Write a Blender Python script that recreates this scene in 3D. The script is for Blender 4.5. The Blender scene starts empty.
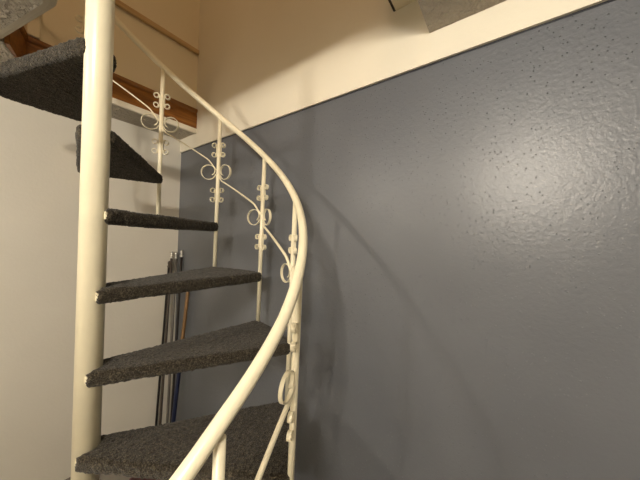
import bpy, bmesh, math, random
from mathutils import Vector, Matrix, noise
random.seed(7)
sc = bpy.context.scene
COL = sc.collection
PI = math.pi

# ------------------------------------------------------------------ measures (metres; the lens is at the origin, z up)
WALL_X = 1.0          # blue wall
WALL_Y = 2.298        # white wall
UP_Y = 2.04           # wall of the storey above
FASC_Y = 2.02         # face of the wooden skirting over the stairwell
CEIL = 0.785
SLAB = 0.95
FLOOR = -1.70
PAINT = 0.6745        # top of the blue paint
AX, AY, POLE_R = 0.1997, 1.04, 0.0342
RAD, TH0, STEP, RISE = 0.6582, 0.9618, 0.492, 0.2523
RING_Z, RAIL_UP = 0.5921, 0.3175
TREAD_Z = 0.303

# ------------------------------------------------------------------ materials
def mat(name):
    m = bpy.data.materials.new(name); m.use_nodes = True
    nt = m.node_tree
    return m, nt, nt.nodes['Principled BSDF']

def node(nt, kind, **kw):
    n = nt.nodes.new(kind)
    for k, v in kw.items():
        if k in n.inputs: n.inputs[k].default_value = v
        else: setattr(n, k, v)
    return n

def lin(r, g, b):
    f = lambda c: (c / 255 / 12.92) if c / 255 <= 0.04045 else ((c / 255 + 0.055) / 1.055) ** 2.4
    return (f(r), f(g), f(b), 1)

def coords(nt, scale=(1, 1, 1)):
    t = node(nt, 'ShaderNodeTexCoord'); mp = node(nt, 'ShaderNodeMapping')
    mp.inputs['Scale'].default_value = scale
    nt.links.new(t.outputs['Object'], mp.inputs['Vector'])
    return mp.outputs['Vector']

def noise_tex(nt, vec, scale, detail=3, rough=.5):
    n = node(nt, 'ShaderNodeTexNoise', Scale=scale, Detail=detail, Roughness=rough)
    nt.links.new(vec, n.inputs['Vector']); return n

def math_node(nt, op, a, b=None):
    n = node(nt, 'ShaderNodeMath', operation=op)
    for i, v in enumerate((a, b)):
        if v is None: continue
        if isinstance(v, (int, float)): n.inputs[i].default_value = v
        else: nt.links.new(v, n.inputs[i])
    return n.outputs[0]

def ramp(nt, fac, stops):
    r = node(nt, 'ShaderNodeValToRGB'); e = r.color_ramp.elements
    while len(e) < len(stops): e.new(0.5)
    for el, (p, c) in zip(e, stops): el.position = p; el.color = c
    nt.links.new(fac, r.inputs['Fac']); return r.outputs['Color']

def bump(nt, b, height, strength, dist=.01):
    n = node(nt, 'ShaderNodeBump', Strength=strength, Distance=dist)
    nt.links.new(height, n.inputs['Height']); nt.links.new(n.outputs['Normal'], b.inputs['Normal'])

def plain(name, c, rough=.5, metallic=0, var=.06, scale=30, bmp=0):
    m, nt, b = mat(name)
    v = coords(nt); n = noise_tex(nt, v, scale)
    dark = tuple(x * (1 - var) for x in c[:3]) + (1,)
    lite = tuple(min(1, x * (1 + var)) for x in c[:3]) + (1,)
    nt.links.new(ramp(nt, n.outputs['Fac'], [(.3, dark), (.7, lite)]), b.inputs['Base Color'])
    b.inputs['Roughness'].default_value = rough; b.inputs['Metallic'].default_value = metallic
    if bmp: bump(nt, b, n.outputs['Fac'], bmp, .002)
    return m

def blue_paint():
    m, nt, b = mat('blue_grey_gloss_paint')
    v = coords(nt)
    big = noise_tex(nt, v, 2.2, 2)
    body = ramp(nt, big.outputs['Fac'], [(.3, BLUE_A), (.7, BLUE_B)])
    sep = node(nt, 'ShaderNodeSeparateXYZ'); nt.links.new(v, sep.inputs[0])     # darker cut-in line along the top of the paint
    wob = noise_tex(nt, v, 9, 4, .6)
    line = math_node(nt, 'GREATER_THAN', math_node(nt, 'ADD', sep.outputs['Z'], math_node(nt, 'MULTIPLY', wob.outputs['Fac'], .008)), PAINT - .003)
    mx = node(nt, 'ShaderNodeMix', data_type='RGBA'); nt.links.new(line, mx.inputs[0]); nt.links.new(body, mx.inputs[6]); mx.inputs[7].default_value = lin(34, 36, 44)
    nt.links.new(mx.outputs[2], b.inputs['Base Color'])
    peel = noise_tex(nt, v, 75, 4, .6)                    # orange peel of the roller
    vo = node(nt, 'ShaderNodeTexVoronoi', Scale=80.0); nt.links.new(v, vo.inputs['Vector'])
    patch = noise_tex(nt, v, 3.6, 3)
    mr = node(nt, 'ShaderNodeMapRange'); mr.inputs['From Min'].default_value = .05; mr.inputs['From Max'].default_value = .17
    mr.inputs['To Min'].default_value = 1; mr.inputs['To Max'].default_value = 0
    nt.links.new(vo.outputs['Distance'], mr.inputs['Value'])
    pick = math_node(nt, 'GREATER_THAN', node_channel(nt, vo.outputs['Color']), .08)
    pm = node(nt, 'ShaderNodeMapRange'); pm.inputs['From Min'].default_value = .38; pm.inputs['From Max'].default_value = .52
    nt.links.new(patch.outputs['Fac'], pm.inputs['Value'])
    pimple = math_node(nt, 'MULTIPLY', math_node(nt, 'MULTIPLY', mr.outputs[0], pick), pm.outputs[0])
    h = math_node(nt, 'ADD', math_node(nt, 'MULTIPLY', peel.outputs['Fac'], .30), math_node(nt, 'MULTIPLY', pimple, .8))
    bump(nt, b, h, .85, .0048)
    b.inputs['Roughness'].default_value = .35
    return m

def node_channel(nt, col):
    s = node(nt, 'ShaderNodeSeparateColor'); nt.links.new(col, s.inputs[0]); return s.outputs[0]

def wall_paint(name, c, c2, scale=28, strength=.35, rough=.55):
    m, nt, b = mat(name)
    v = coords(nt)
    n = noise_tex(nt, v, 1.7, 3)
    nt.links.new(ramp(nt, n.outputs['Fac'], [(.3, c), (.7, c2)]), b.inputs['Base Color'])
    p = noise_tex(nt, v, scale, 4, .6)
    bump(nt, b, p.outputs['Fac'], strength, .004)
    b.inputs['Roughness'].default_value = rough
    return m

def stomp_ceiling():
    m, nt, b = mat('stomped_ceiling_plaster')
    v = coords(nt)
    w = noise_tex(nt, v, 9, 3)
    mix = node(nt, 'ShaderNodeVectorMath', operation='MULTIPLY_ADD')
    nt.links.new(w.outputs['Color'], mix.inputs[0]); mix.inputs[1].default_value = (.12, .12, .12); nt.links.new(v, mix.inputs[2])
    vo = node(nt, 'ShaderNodeTexVoronoi', Scale=19.0, feature='DISTANCE_TO_EDGE'); nt.links.new(mix.outputs[0], vo.inputs['Vector'])
    n = noise_tex(nt, v, 45, 5, .65)
    h = math_node(nt, 'ADD', math_node(nt, 'MULTIPLY', math_node(nt, 'MINIMUM', vo.outputs['Distance'], .2), -2.6), math_node(nt, 'MULTIPLY', n.outputs['Fac'], 1.6))
    bump(nt, b, h, 1.0, .022)
    b.inputs['Base Color'].default_value = lin(180, 168, 149)
    b.inputs['Roughness'].default_value = .38
    return m

def carpet():
    m, nt, b = mat('charcoal_carpet')
    v = coords(nt)
    a = noise_tex(nt, v, 260, 2, .7); c = noise_tex(nt, v, 90, 3, .6)
    f = math_node(nt, 'ADD', math_node(nt, 'MULTIPLY', a.outputs['Fac'], .7), math_node(nt, 'MULTIPLY', c.outputs['Fac'], .3))
    nt.links.new(ramp(nt, f, [(.36, lin(19, 16, 12)), (.5, lin(48, 43, 35)), (.65, lin(100, 92, 77))]), b.inputs['Base Color'])
    bump(nt, b, f, 1.0, .006)
    b.inputs['Roughness'].default_value = .95
    b.inputs['Specular IOR Level'].default_value = .1
    b.inputs['Sheen Weight'].default_value = .15
    return m

def wood(name, c1, c2, c3, axis_scale=(1.2, 14, 14)):
    m, nt, b = mat(name)
    v = coords(nt, axis_scale)
    n = noise_tex(nt, v, 3.2, 5, .6)
    nt.links.new(ramp(nt, n.outputs['Fac'], [(.3, c1), (.5, c2), (.72, c3)]), b.inputs['Base Color'])
    bump(nt, b, n.outputs['Fac'], .15, .002)
    b.inputs['Roughness'].default_value = .4
    return m

def glow(name, c, s):
    m = bpy.data.materials.new(name); m.use_nodes = True; nt = m.node_tree; nt.nodes.clear()
    e = node(nt, 'ShaderNodeEmission', Color=c, Strength=s); o = node(nt, 'ShaderNodeOutputMaterial')
    nt.links.new(e.outputs[0], o.inputs[0]); return m

BLUE_A, BLUE_B = lin(94, 97, 103), lin(102, 105, 111)
M = dict(
    blue=blue_paint(),
    white=wall_paint('white_wall_paint', lin(214, 209, 197), lin(222, 217, 206), 60, .25, .5),
    cream=wall_paint('cream_wall_paint', lin(226, 219, 201), lin(232, 225, 208), 35, .3, .45),
    upper=wall_paint('upstairs_wall_paint', lin(226, 214, 186), lin(233, 221, 194), 12, .3, .5),
    ceil=stomp_ceiling(),
    plaster=wall_paint('smooth_plaster', lin(188, 178, 158), lin(196, 186, 166), 30, .2, .5),
    paint=plain('cream_gloss_metal_paint', lin(238, 229, 201), .33, 0, .03, 18),
    carpet=carpet(),
    wood=wood('stained_skirting_wood', lin(98, 58, 20), lin(132, 82, 30), lin(154, 102, 42)),
    railwood=wood('tan_rail_wood', lin(176, 146, 104), lin(192, 162, 118), lin(204, 174, 130)),
    floor=wall_paint('grey_floor', lin(120, 114, 106), lin(134, 128, 118), 40, .4, .7),
    black=plain('black_pole_metal', lin(42, 38, 36), .4, .3),
    steel=plain('brushed_pole_steel', lin(120, 116, 110), .35, .6),
    dkgrey=plain('dark_grey_pole_metal', lin(78, 70, 64), .4, .4),
    tip=plain('silver_tip_metal', lin(190, 188, 182), .28, .7),
    broom=wood('broom_handle_wood', lin(100, 74, 42), lin(120, 90, 54), lin(136, 104, 66), (14, 14, 1.2)),
    navy=plain('navy_plastic', lin(20, 28, 58), .4),
    maroon=plain('maroon_vinyl', lin(74, 20, 26), .5),
    glow=glow('warm_lamp_glow', (1, .91, .77, 1), 640),
    glow2=glow('warm_lamp_glow_second', (1, .91, .77, 1), 200),
    glow3=glow('upstairs_lamp_glow', (1, .68, .40, 1), 115),
)

# ------------------------------------------------------------------ helpers
def obj(name, bm, material, parent=None, smooth=False, autosm=None):
    me = bpy.data.meshes.new(name)
    bmesh.ops.recalc_face_normals(bm, faces=bm.faces[:])
    bm.to_mesh(me); bm.free()
    me.materials.append(material)
    if smooth:
        for p in me.polygons: p.use_smooth = True
    o = bpy.data.objects.new(name, me); COL.objects.link(o)
    if parent: o.parent = parent
    return o

def tag(o, label, cat, group=None):
    o['label'] = label; o['category'] = cat
    if group: o['group'] = group
    return o

def struct(o):
    o['kind'] = 'structure'; return o

def empty(name, loc=(0, 0, 0), parent=None):
    o = bpy.data.objects.new(name, None); COL.objects.link(o); o.location = loc
    o.empty_display_size = .1
    if parent: o.parent = parent
    return o

def add_box(bm, lo, hi):
    x0, y0, z0 = lo; x1, y1, z1 = hi
    v = [bm.verts.new(p) for p in ((x0,y0,z0),(x1,y0,z0),(x1,y1,z0),(x0,y1,z0),(x0,y0,z1),(x1,y0,z1),(x1,y1,z1),(x0,y1,z1))]
    for f in ((0,1,2,3),(4,5,6,7),(0,1,5,4),(1,2,6,5),(2,3,7,6),(3,0,4,7)): bm.faces.new([v[i] for i in f])

def add_prism(bm, poly, z0, z1):
    a = [bm.verts.new((x, y, z0)) for x, y in poly]; b = [bm.verts.new((x, y, z1)) for x, y in poly]
    n = len(poly)
    bm.faces.new(a); bm.faces.new(b)
    for i in range(n): bm.faces.new((a[i], a[(i+1) % n], b[(i+1) % n], b[i]))

def add_tube(bm, pts, r, seg=16, radii=None):
    pts = [Vector(p) for p in pts]; rings = []; side = None
    for i, p in enumerate(pts):
        t = (pts[min(i+1, len(pts)-1)] - pts[max(i-1, 0)]).normalized()
        if side is None:
            side = t.cross(Vector((0, 0, 1)) if abs(t.z) < .9 else Vector((1, 0, 0))).normalized()
        side = (side - t * side.dot(t)).normalized(); up = t.cross(side)
        rr = radii[i] if radii else r
        rings.append([bm.verts.new(p + (side * math.cos(a) + up * math.sin(a)) * rr) for a in (2*PI*k/seg for k in range(seg))])
    for A, B in zip(rings, rings[1:]):
        for k in range(seg): bm.faces.new((A[k], A[(k+1) % seg], B[(k+1) % seg], B[k]))
    bm.faces.new(rings[0]); bm.faces.new(rings[-1])

def add_lathe(bm, prof, centre=(0, 0, 0), seg=32):
    c = Vector(centre); rings = []
    for r, z in prof:
        rings.append([bm.verts.new(c + Vector((r*math.cos(2*PI*k/seg), r*math.sin(2*PI*k/seg), z))) for k in range(seg)])
    for A, B in zip(rings, rings[1:]):
        for k in range(seg): bm.faces.new((A[k], A[(k+1) % seg], B[(k+1) % seg], B[k]))
    bm.faces.new(rings[0]); bm.faces.new(rings[-1])

def add_strip(bm, path, width, thick):
    """flat bar bent along a path in the x-z plane, width along y"""
    n = len(path); rings = []
    for i, (x, z) in enumerate(path):
        x0, z0 = path[max(i-1, 0)]; x1, z1 = path[min(i+1, n-1)]
        t = Vector((x1-x0, 0, z1-z0)).normalized(); nn = Vector((-t.z, 0, t.x)) * thick / 2
        p = Vector((x, 0, z)); w = Vector((0, width/2, 0))
        rings.append([bm.verts.new(q) for q in (p+nn+w, p+nn-w, p-nn-w, p-nn+w)])
    for A, B in zip(rings, rings[1:]):
        for k in range(4): bm.faces.new((A[k], A[(k+1) % 4], B[(k+1) % 4], B[k]))
    bm.faces.new(rings[0]); bm.faces.new(rings[-1])

def bevel(bm, w, seg=2):
    bmesh.ops.bevel(bm, geom=bm.edges[:], offset=w, segments=seg, affect='EDGES', profile=.5)

# ------------------------------------------------------------------ the setting
X0, Y0, TOPZ = -3.0, -2.4, 3.1
bm = bmesh.new(); add_box(bm, (X0, Y0, FLOOR-.1), (WALL_X, WALL_Y, FLOOR)); struct(obj('floor', bm, M['floor']))
bm = bmesh.new(); add_box(bm, (WALL_X, Y0, FLOOR-.1), (WALL_X+.12, WALL_Y+.12, PAINT)); struct(obj('wall_right', bm, M['blue']))
bm = bmesh.new(); add_box(bm, (WALL_X-.010, Y0, PAINT), (WALL_X+.12, WALL_Y+.12, TOPZ)); struct(obj('wall_right_upper', bm, M['cream']))
bm = bmesh.new(); add_box(bm, (X0-.12, WALL_Y, FLOOR-.1), (WALL_X, WALL_Y+.12, CEIL)); struct(obj('wall_back', bm, M['white']))
bm = bmesh.new(); add_box(bm, (X0-.12, Y0-.12, FLOOR-.1), (X0, WALL_Y, TOPZ)); struct(obj('wall_left', bm, M['white']))
bm = bmesh.new(); add_box(bm, (X0, Y0-.12, FLOOR-.1), (WALL_X+.12, Y0, TOPZ)); struct(obj('wall_front', bm, M['white']))
bm = bmesh.new(); add_box(bm, (X0, UP_Y, SLAB), (WALL_X-.010, UP_Y+.12, TOPZ)); struct(obj('wall_back_upper', bm, M['upper']))
bm = bmesh.new(); add_box(bm, (X0-.12, Y0-.12, TOPZ), (WALL_X+.12, UP_Y+.12, TOPZ+.1)); struct(obj('ceiling_upper', bm, M['upper']))

# ceiling slab of the lower room with the stairwell cut out of it
N_Y = .268
edge = [(.137, N_Y), (.139, 1.365), (.028, 1.798), (.072, 1.925), (.090, UP_Y-.002)]
bm = bmesh.new()
CH = .034
add_prism(bm, [(X0, Y0), (WALL_X-.011, Y0), (WALL_X-.011, N_Y), (edge[0][0]-CH, N_Y), (edge[1][0]-CH, edge[1][1]-.01), (edge[2][0]-CH, edge[2][1]-.008)] + edge[2:] + [(WALL_X-.011, UP_Y-.002), (WALL_X-.011, WALL_Y), (X0, WALL_Y)], CEIL, SLAB)
struct(obj('ceiling', bm, M['ceil']))

bm = bmesh.new()                                        # rounded plaster edge of the stairwell
inn = [(edge[0][0]-CH, N_Y), (edge[1][0]-CH, edge[1][1]-.01), (edge[2][0]-CH, edge[2][1]-.008)]
secs = []
for (ox, oy), (ix, iy) in zip(edge[:3], inn):
    secs.append([bm.verts.new(q) for q in ((ix, iy, CEIL), (ix*.6+ox*.4, iy*.6+oy*.4, CEIL+.003), (ix*.15+ox*.85, iy*.15+oy*.85, CEIL+.013), (ox, oy, CEIL+.024), (ox, oy, SLAB), (ix, iy, SLAB))])
for A, B in zip(secs, secs[1:]):
    for i in range(6): bm.faces.new((A[i], A[(i+1) % 6], B[(i+1) % 6], B[i]))
bm.faces.new(secs[0]); bm.faces.new(secs[-1])
struct(obj('trim_1', bm, M['plaster']))

# white band under the wooden skirting, then the skirting itself
bm = bmesh.new(); add_box(bm, (.092, FASC_Y-.004, CEIL-.004), (WALL_X-.011, UP_Y-.003, .8155)); struct(obj('trim_2', bm, M['cream']))
def skirting_profile():
    z0, z1 = .816, .9737
    return [(0, z0), (-.016, z0), (-.016, z1-.052), (-.013, z1-.046), (-.011, z1-.034), (-.020, z1-.026), (-.024, z1-.014), (-.022, z1-.004), (-.014, z1), (0, z1)]
def sweep(bm, prof, a, b):
    a = Vector(a); b = Vector(b); t = (b-a).normalized(); n = Vector((-t.y, t.x, 0))
    A = [bm.verts.new(a + n*d + Vector((0, 0, z))) for d, z in prof]; B = [bm.verts.new(b + n*d + Vector((0, 0, z))) for d, z in prof]
    m = len(prof)
    for i in range(m): bm.faces.new((A[i], A[(i+1) % m], B[(i+1) % m], B[i]))
    bm.faces.new(A); bm.faces.new(B)
bm = bmesh.new()
sweep(bm, skirting_profile(), (.094, UP_Y-.003, 0), (WALL_X-.011, UP_Y-.003, 0))
struct(obj('baseboard_back', bm, M['wood']))
bm = bmesh.new()
sweep(bm, [(d, z - .028 if z < .82 else z) for d, z in skirting_profile()], (.031, 1.80, 0), (.093, UP_Y-.004, 0))
struct(obj('baseboard_left', bm, M['wood']))

# door casing upstairs and the bulkhead at the near end of the stairwell
bm = bmesh.new(); add_box(bm, (.105, UP_Y-.034, .9745), (.150, UP_Y, 2.4)); bevel(bm, .004); struct(obj('trim_3', bm, M['upper']))
bm = bmesh.new()
add_box(bm, (.14, .30, SLAB-.012), (WALL_X-.011, .405, 1.25)); struct(obj('trim_4', bm, M['upper']))

bm = bmesh.new(); add_box(bm, (.86, .4055, .938), (WALL_X-.0105, .414, 1.2)); struct(obj('shadow_gap_strip', bm, M['black']))  # dark strip standing in for the shaded gap beside the bulkhead
# ------------------------------------------------------------------ wooden wall rail upstairs
def wall_rail():
    bm = bmesh.new()
    add_box(bm, (.05, UP_Y-.022, 1.402), (WALL_X-.012, UP_Y-.001, 1.436)); bevel(bm, .004, 2)
    return tag(obj('wall_rail', bm, M['railwood']), 'narrow tan wooden strip across the upstairs beige wall above the stairwell', 'wall rail')
wall_rail()

# ------------------------------------------------------------------ spiral staircase
stair = tag(empty('spiral_staircase', (AX, AY, FLOOR)),
            'cream-painted metal spiral staircase with charcoal carpeted treads and scrollwork balusters', 'staircase')
def rel(p): return Vector(p) - Vector((AX, AY, FLOOR))
def ang(k): return TH0 - k*STEP
def helix(k, z, r=RAD): return rel((AX + r*math.cos(ang(k)), AY + r*math.sin(ang(k)), z - k*RISE))

bm = bmesh.new()
add_lathe(bm, [(POLE_R, 0), (POLE_R, 3.55), (POLE_R*.8, 3.58), (.004, 3.59)], seg=48)
pole = obj('center_pole', bm, M['paint'], stair, True)
bm = bmesh.new(); add_lathe(bm, [(.10, .001), (.10, .008), (.094, .012), (POLE_R+.002, .012)], seg=40)
obj('base_plate', bm, M['paint'], stair)

# one carpeted tread in its own frame: pole axis at the origin, front corner along +x
def tread_mesh():
    bm = bmesh.new()
    w = .044; m = STEP/2; d = Vector((math.cos(m), math.sin(m))); n = Vector((-d.y, d.x))
    inner_f = -n*w - d*.006; inner_b = n*w - d*.006
    Ro = RAD + .003; e = .026
    arc = [(Ro*math.cos(a), Ro*math.sin(a)) for a in (-e + (STEP+2*e)*i/10 for i in range(11))]
    poly = [tuple(inner_f)] + arc + [tuple(inner_b)]
    add_prism(bm, poly, -.044, .004)
    bmesh.ops.recalc_face_normals(bm, faces=bm.faces[:])
    tmp = bpy.data.meshes.new('tmp'); bm.to_mesh(tmp); bm.free()
    o = bpy.data.objects.new('tmp', tmp); COL.objects.link(o)
    b = o.modifiers.new('b', 'BEVEL'); b.width = .013; b.segments = 3; b.limit_method = 'ANGLE'
    r = o.modifiers.new('r', 'REMESH'); r.mode = 'VOXEL'; r.voxel_size = .0055
    dg = bpy.context.evaluated_depsgraph_get()
    me = bpy.data.meshes.new_from_object(o.evaluated_get(dg))
    bpy.data.objects.remove(o)
    nor = [v.normal.copy() for v in me.vertices]
    for v, nn in zip(me.vertices, nor):                    # pile: uneven tufts and a slightly sagging wrap
        c = v.co
        k = noise.noise(c*190)*.0034 + noise.noise(c*70 + Vector((3, 1, 7)))*.0018 + noise.noise(c*11)*.0022 + random.uniform(-.0014, .0014)
        v.co = c + nn*k + Vector((0, 0, .006*(1 - math.hypot(c.x, c.y)/RAD)))     # the carpet wrap rides up a little at the pole
    for p in me.polygons: p.use_smooth = True
    me.materials.append(M['carpet'])
    me.name = 'tread'
    return me
TREAD = tread_mesh()

def flange_mesh():
    bm = bmesh.new(); m = STEP/2
    d = Vector((math.cos(m), math.sin(m), 0)); n = Vector((-d.y, d.x, 0))
    add_box(bm, (-.009, -.005, -.024), (.009, .005, -.001)); bevel(bm, .003, 2)
    for v in bm.verts: v.co += Vector((random.uniform(-.002, .002), 0, random.uniform(-.003, .003)))
    rot = Matrix.Rotation(m, 4, 'Z')
    for v in bm.verts: v.co = rot @ v.co - n*(POLE_R + .001) + d*.004
    me = bpy.data.meshes.new('mounting_flange'); bmesh.ops.recalc_face_normals(bm, faces=bm.faces[:]); bm.to_mesh(me); bm.free()
    me.materials.append(M['paint']); return me
FLANGE = flange_mesh()

for k in range(-1, 8):
    t = bpy.data.objects.new('tread', TREAD); COL.objects.link(t); t.parent = stair
    t.location = (0, 0, TREAD_Z - k*RISE - FLOOR); t.rotation_euler.z = ang(k)
    if k < 1: continue
    f = bpy.data.objects.new('mounting_flange', FLANGE); COL.objects.link(f); f.parent = t
    f['label'] = 'cream metal flange joining tread to pole'

# baluster in its own frame: origin at the ring scrolls, x along the stair's tangent
B_R = .0106
def small_scroll_path(s):
    cx, cz, r0 = B_R + .0016 + .0135, .026, .0135
    up = []
    for i in range(19):
        th = math.radians(-215 + 395*i/18); r = .0075 + (r0-.0075)*min(1, i/8)
        up.append((s*(cx + r*math.cos(th)), cz + r*math.sin(th)))
    dn = [(x, -z) for x, z in up[::-1]]
    return up + dn
def ring_path(s):
    R = .0405; cx = B_R + .001 + R; out = []
    for i in range(45):
        th = math.radians(165 - 385*i/44)
        r = R if i < 33 else R - .017*((i-33)/11)**1.3
        out.append((s*(cx + r*math.cos(th)), -(r*math.sin(th))))
    return out
def mesh_of(name, bm, material):
    me = bpy.data.meshes.new(name); bmesh.ops.recalc_face_normals(bm, faces=bm.faces[:]); bm.to_mesh(me); bm.free(); me.materials.append(material)
    return me
bm = bmesh.new(); add_tube(bm, [(0, 0, TREAD_Z-RISE-RING_Z-.004), (0, 0, RAIL_UP-.004)], B_R, 16)
BAL = mesh_of('baluster', bm, M['paint'])
for p in BAL.polygons: p.use_smooth = len(p.vertices) == 4
SM, RG = {}, {}
for s in (-1, 1):
    bm = bmesh.new(); add_strip(bm, small_scroll_path(s), .013, .0028); SM[s] = mesh_of('small_scroll', bm, M['paint'])
    bm = bmesh.new(); add_strip(bm, ring_path(s), .012, .0028); RG[s] = mesh_of('ring_scroll', bm, M['paint'])
for k in range(-1, 7):
    b = bpy.data.objects.new('baluster', BAL); COL.objects.link(b); b.parent = stair
    b.location = helix(k, RING_Z); b.rotation_euler.z = ang(k) + PI/2
    for s in (-1, 1):
        for z in (.128, -.128):
            c = bpy.data.objects.new('small_scroll', SM[s]); COL.objects.link(c); c.parent = b; c.location = (0, 0, z); c.rotation_euler.z = s*STEP/4
        if k == -1 and s == 1: continue
        c = bpy.data.objects.new('ring_scroll', RG[s]); COL.objects.link(c); c.parent = b; c.rotation_euler.z = s*STEP/2
bm = bmesh.new(); p = helix(-2, RING_Z+RAIL_UP); add_tube(bm, [(p.x, p.y, SLAB-FLOOR), (p.x, p.y, p.z)], B_R, 16); obj('newel_post', bm, M['paint'], stair, False)
bm = bmesh.new(); p = helix(7, RING_Z+RAIL_UP); add_tube(bm, [(p.x, p.y, 0), (p.x, p.y, p.z)], B_R*1.3, 16); obj('newel_post', bm, M['paint'], stair, False)

bm = bmesh.new(); add_tube(bm, [helix(t, RING_Z+RAIL_UP+.022*min(1, max(0, (t-4.4)/.6))) for t in (-2.1 + 9.2*i/300 for i in range(301))], .0150, 20)
obj('handrail', bm, M['paint'], stair, True)
def smooth(a, b, x):
    t = min(1, max(0, (x-a)/(b-a))); return t*t*(3-2*t)
for k in range(-1, 6):                                   # thin bars, one from the scrolls of each baluster to the next
    A, B = helix(k, RING_Z-.034), helix(k+1, RING_Z+.036)
    pts = []
    for i in range(25):
        t = i/24; q = A.lerp(B, t); q.z += .006*math.sin(PI*t) - .030*smooth(.80, 1, t) + .02*(1-smooth(0, .08, t))
        pts.append(q)
    rad = [min(.0072, max(.0034, .0034 + (k + i/24 - 1)*.0017)) for i in range(25)]
    bm = bmesh.new(); add_tube(bm, pts, .005, 10, rad); obj('diagonal_bar', bm, M['paint'], stair, True)

# ------------------------------------------------------------------ poles leaning in the corner
RODS = 'poles leaning in the corner behind the stairs'
def rod(name, label, cat, foot, top, r, m, tip=None, sleeve=None, foot_mat=None):
    f = Vector(foot); t = Vector(top); root = tag(empty(name, f), label, cat, RODS)
    d = t - f; L = d.length
    def seg(part, a, b, rr, mm, knob=False):
        bm = bmesh.new()
        pts = [d*a + d*(b-a)*(i/8) for i in range(9)]
        rad = [rr]*9
        if knob: rad = [rr*.8, rr*1.25, rr*1.25, rr*.85, rr*.85, rr*1.1, rr*1.2, rr*1.0, rr*.5]
        add_tube(bm, pts, rr, 12, rad); return obj(part, bm, mm, root, True)
    hi = .96 if tip else 1
    lo = sleeve[0] if sleeve else .02
    seg('shaft', lo, hi, r, m)
    if sleeve: seg('sleeve', .02, sleeve[0], r*1.12, sleeve[1])
    seg('foot_cap', 0, .02, r*1.3, M['black'])
    if tip: seg('tip', .96, 1, r*1.15, tip, True)
    return root
# foot/top points filled from the photograph's sight lines
ROD_PTS = [((0.866, 2.275, -1.7), (0.931, 2.286, -0.262)), ((0.825, 2.1, -1.7), (0.942, 2.268, -0.18)), ((0.861, 2.06, -1.7), (0.976, 2.264, -0.185)), ((0.872, 2.02, -1.7), (0.985, 2.184, -0.162)), ((0.848, 1.96, -1.7), (0.985, 2.038, -0.371))]
rod('telescopic_pole', 'short dark grey pole leaning leftmost in the corner, ends lower than its neighbours', 'pole', *ROD_PTS[0], .0085, M['black'], M['dkgrey'])
rod('telescopic_pole', 'dark slim pole with silver tip, second from the left in the corner', 'pole', *ROD_PTS[1], .0095, M['dkgrey'], M['tip'])
rod('telescopic_pole', 'pale steel pole with silver tip, third from the left in the corner', 'pole', *ROD_PTS[2], .0095, M['steel'], M['tip'])
rod('telescopic_pole', 'dark pole with tall silver tip standing closest to the blue wall', 'pole', *ROD_PTS[3], .0095, M['black'], M['tip'])
rod('broom_handle', 'brown wooden handle with dark blue lower sleeve leaning against the blue wall', 'broom handle', *ROD_PTS[4], .0135, M['broom'], None, (.58, M['navy']))

# ------------------------------------------------------------------ maroon stool under the lowest visible tread
def stool():
    H = -1.10 - FLOOR; L, D = .36, .15
    root = tag(empty('bench_stool', (.419+.6*L/2-.8*D/2, 1.316-.8*L/2-.6*D/2, FLOOR)), 'dark maroon padded bench stool showing a rounded corner beneath the lowest tread', 'stool')
    root.rotation_euler.z = math.atan2(-.8, .6)
    bm = bmesh.new(); add_box(bm, (-L/2, -D/2, H-.07), (L/2, D/2, H)); bevel(bm, .022, 4); obj('seat', bm, M['maroon'], root, True)
    bm = bmesh.new(); add_box(bm, (-L/2+.012, -D/2+.012, H-.10), (L/2-.012, D/2-.012, H-.068)); bevel(bm, .003, 1); obj('seat_frame', bm, M['black'], root)
    for sx in (-1, 1):
        for sy in (-1, 1):
            bm = bmesh.new(); add_tube(bm, [(sx*(L/2-.02), sy*(D/2-.02), .001), (sx*(L/2-.03), sy*(D/2-.03), H-.098)], .011, 10); obj('leg', bm, M['black'], root, True)
stool()

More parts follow.
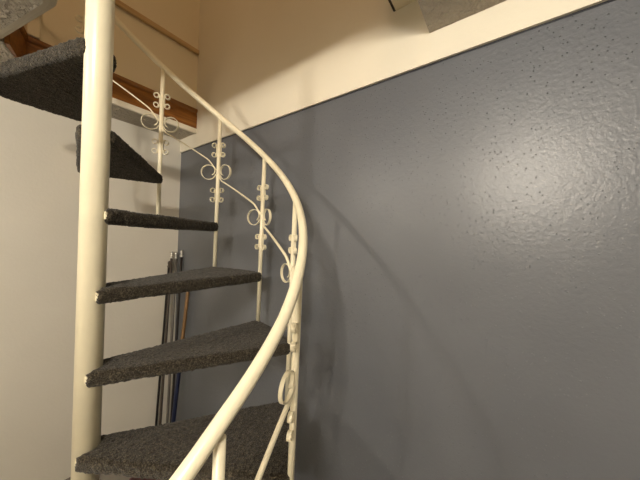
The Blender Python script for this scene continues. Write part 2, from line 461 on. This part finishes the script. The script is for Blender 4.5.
# ------------------------------------------------------------------ lamps
def lamp(loc, label, gm, r=.06, ceil=CEIL, spots=((0, 0),)):
    x, y, z = loc
    root = tag(empty('ceiling_lamp', (x, y, ceil)), label, 'lamp')
    bm = bmesh.new(); add_lathe(bm, [(.004, -.001), (.06, -.001), (.06, -.012), (.03, -.024), (.006, -.026)], seg=32); obj('canopy', bm, M['tip'], root, True)
    for sx, sy in spots:
        bm = bmesh.new(); add_tube(bm, [(0, 0, -.02), (sx*.6, sy*.6, -.03), (sx, sy, -.06), (sx, sy, z-ceil+r*.9)], .006, 10); obj('stem', bm, M['tip'], root, True)
        bm = bmesh.new(); bmesh.ops.create_uvsphere(bm, u_segments=24, v_segments=14, radius=r)
        for v in bm.verts: v.co += Vector((sx, sy, z - ceil))
        obj('globe', bm, gm, root, True)
lamp((-1.05, -.16, .62), 'three-globe glowing ceiling lamp nearest the blue wall', M['glow'], .041, CEIL, ((0, .16), (.04, 0), (0, -.16)))
lamp((-1.9, 1.5, .66), 'round glowing ceiling lamp at the far left of the room', M['glow2'], .085)
lamp((-.5, .3, 2.5), 'round glowing lamp on the upstairs ceiling', M['glow3'], .07, TOPZ)

w = bpy.data.worlds.new('world'); sc.world = w; w.use_nodes = True
w.node_tree.nodes['Background'].inputs[0].default_value = (.9, .75, .55, 1); w.node_tree.nodes['Background'].inputs[1].default_value = .02

# ------------------------------------------------------------------ camera
cam = bpy.data.cameras.new('camera'); co = bpy.data.objects.new('camera', cam); COL.objects.link(co)
cam.sensor_width = 36; cam.sensor_fit = 'HORIZONTAL'; cam.lens = 249.53/640*36; cam.clip_start = .02
r = Vector((0.59975033, -0.79899, 0.04375532)); u = Vector((-0.01578904, 0.04285433, 0.99895656)); f = Vector((0.8000314, 0.59981538, -0.01308661))
co.matrix_world = Matrix(((r.x, u.x, -f.x, 0), (r.y, u.y, -f.y, 0), (r.z, u.z, -f.z, 0), (0, 0, 0, 1)))
sc.camera = co
sc.view_settings.view_transform = 'Standard'; sc.view_settings.look = 'None'; sc.view_settings.gamma = 1; sc.view_settings.exposure = 0
sc.view_settings.use_curve_mapping = False
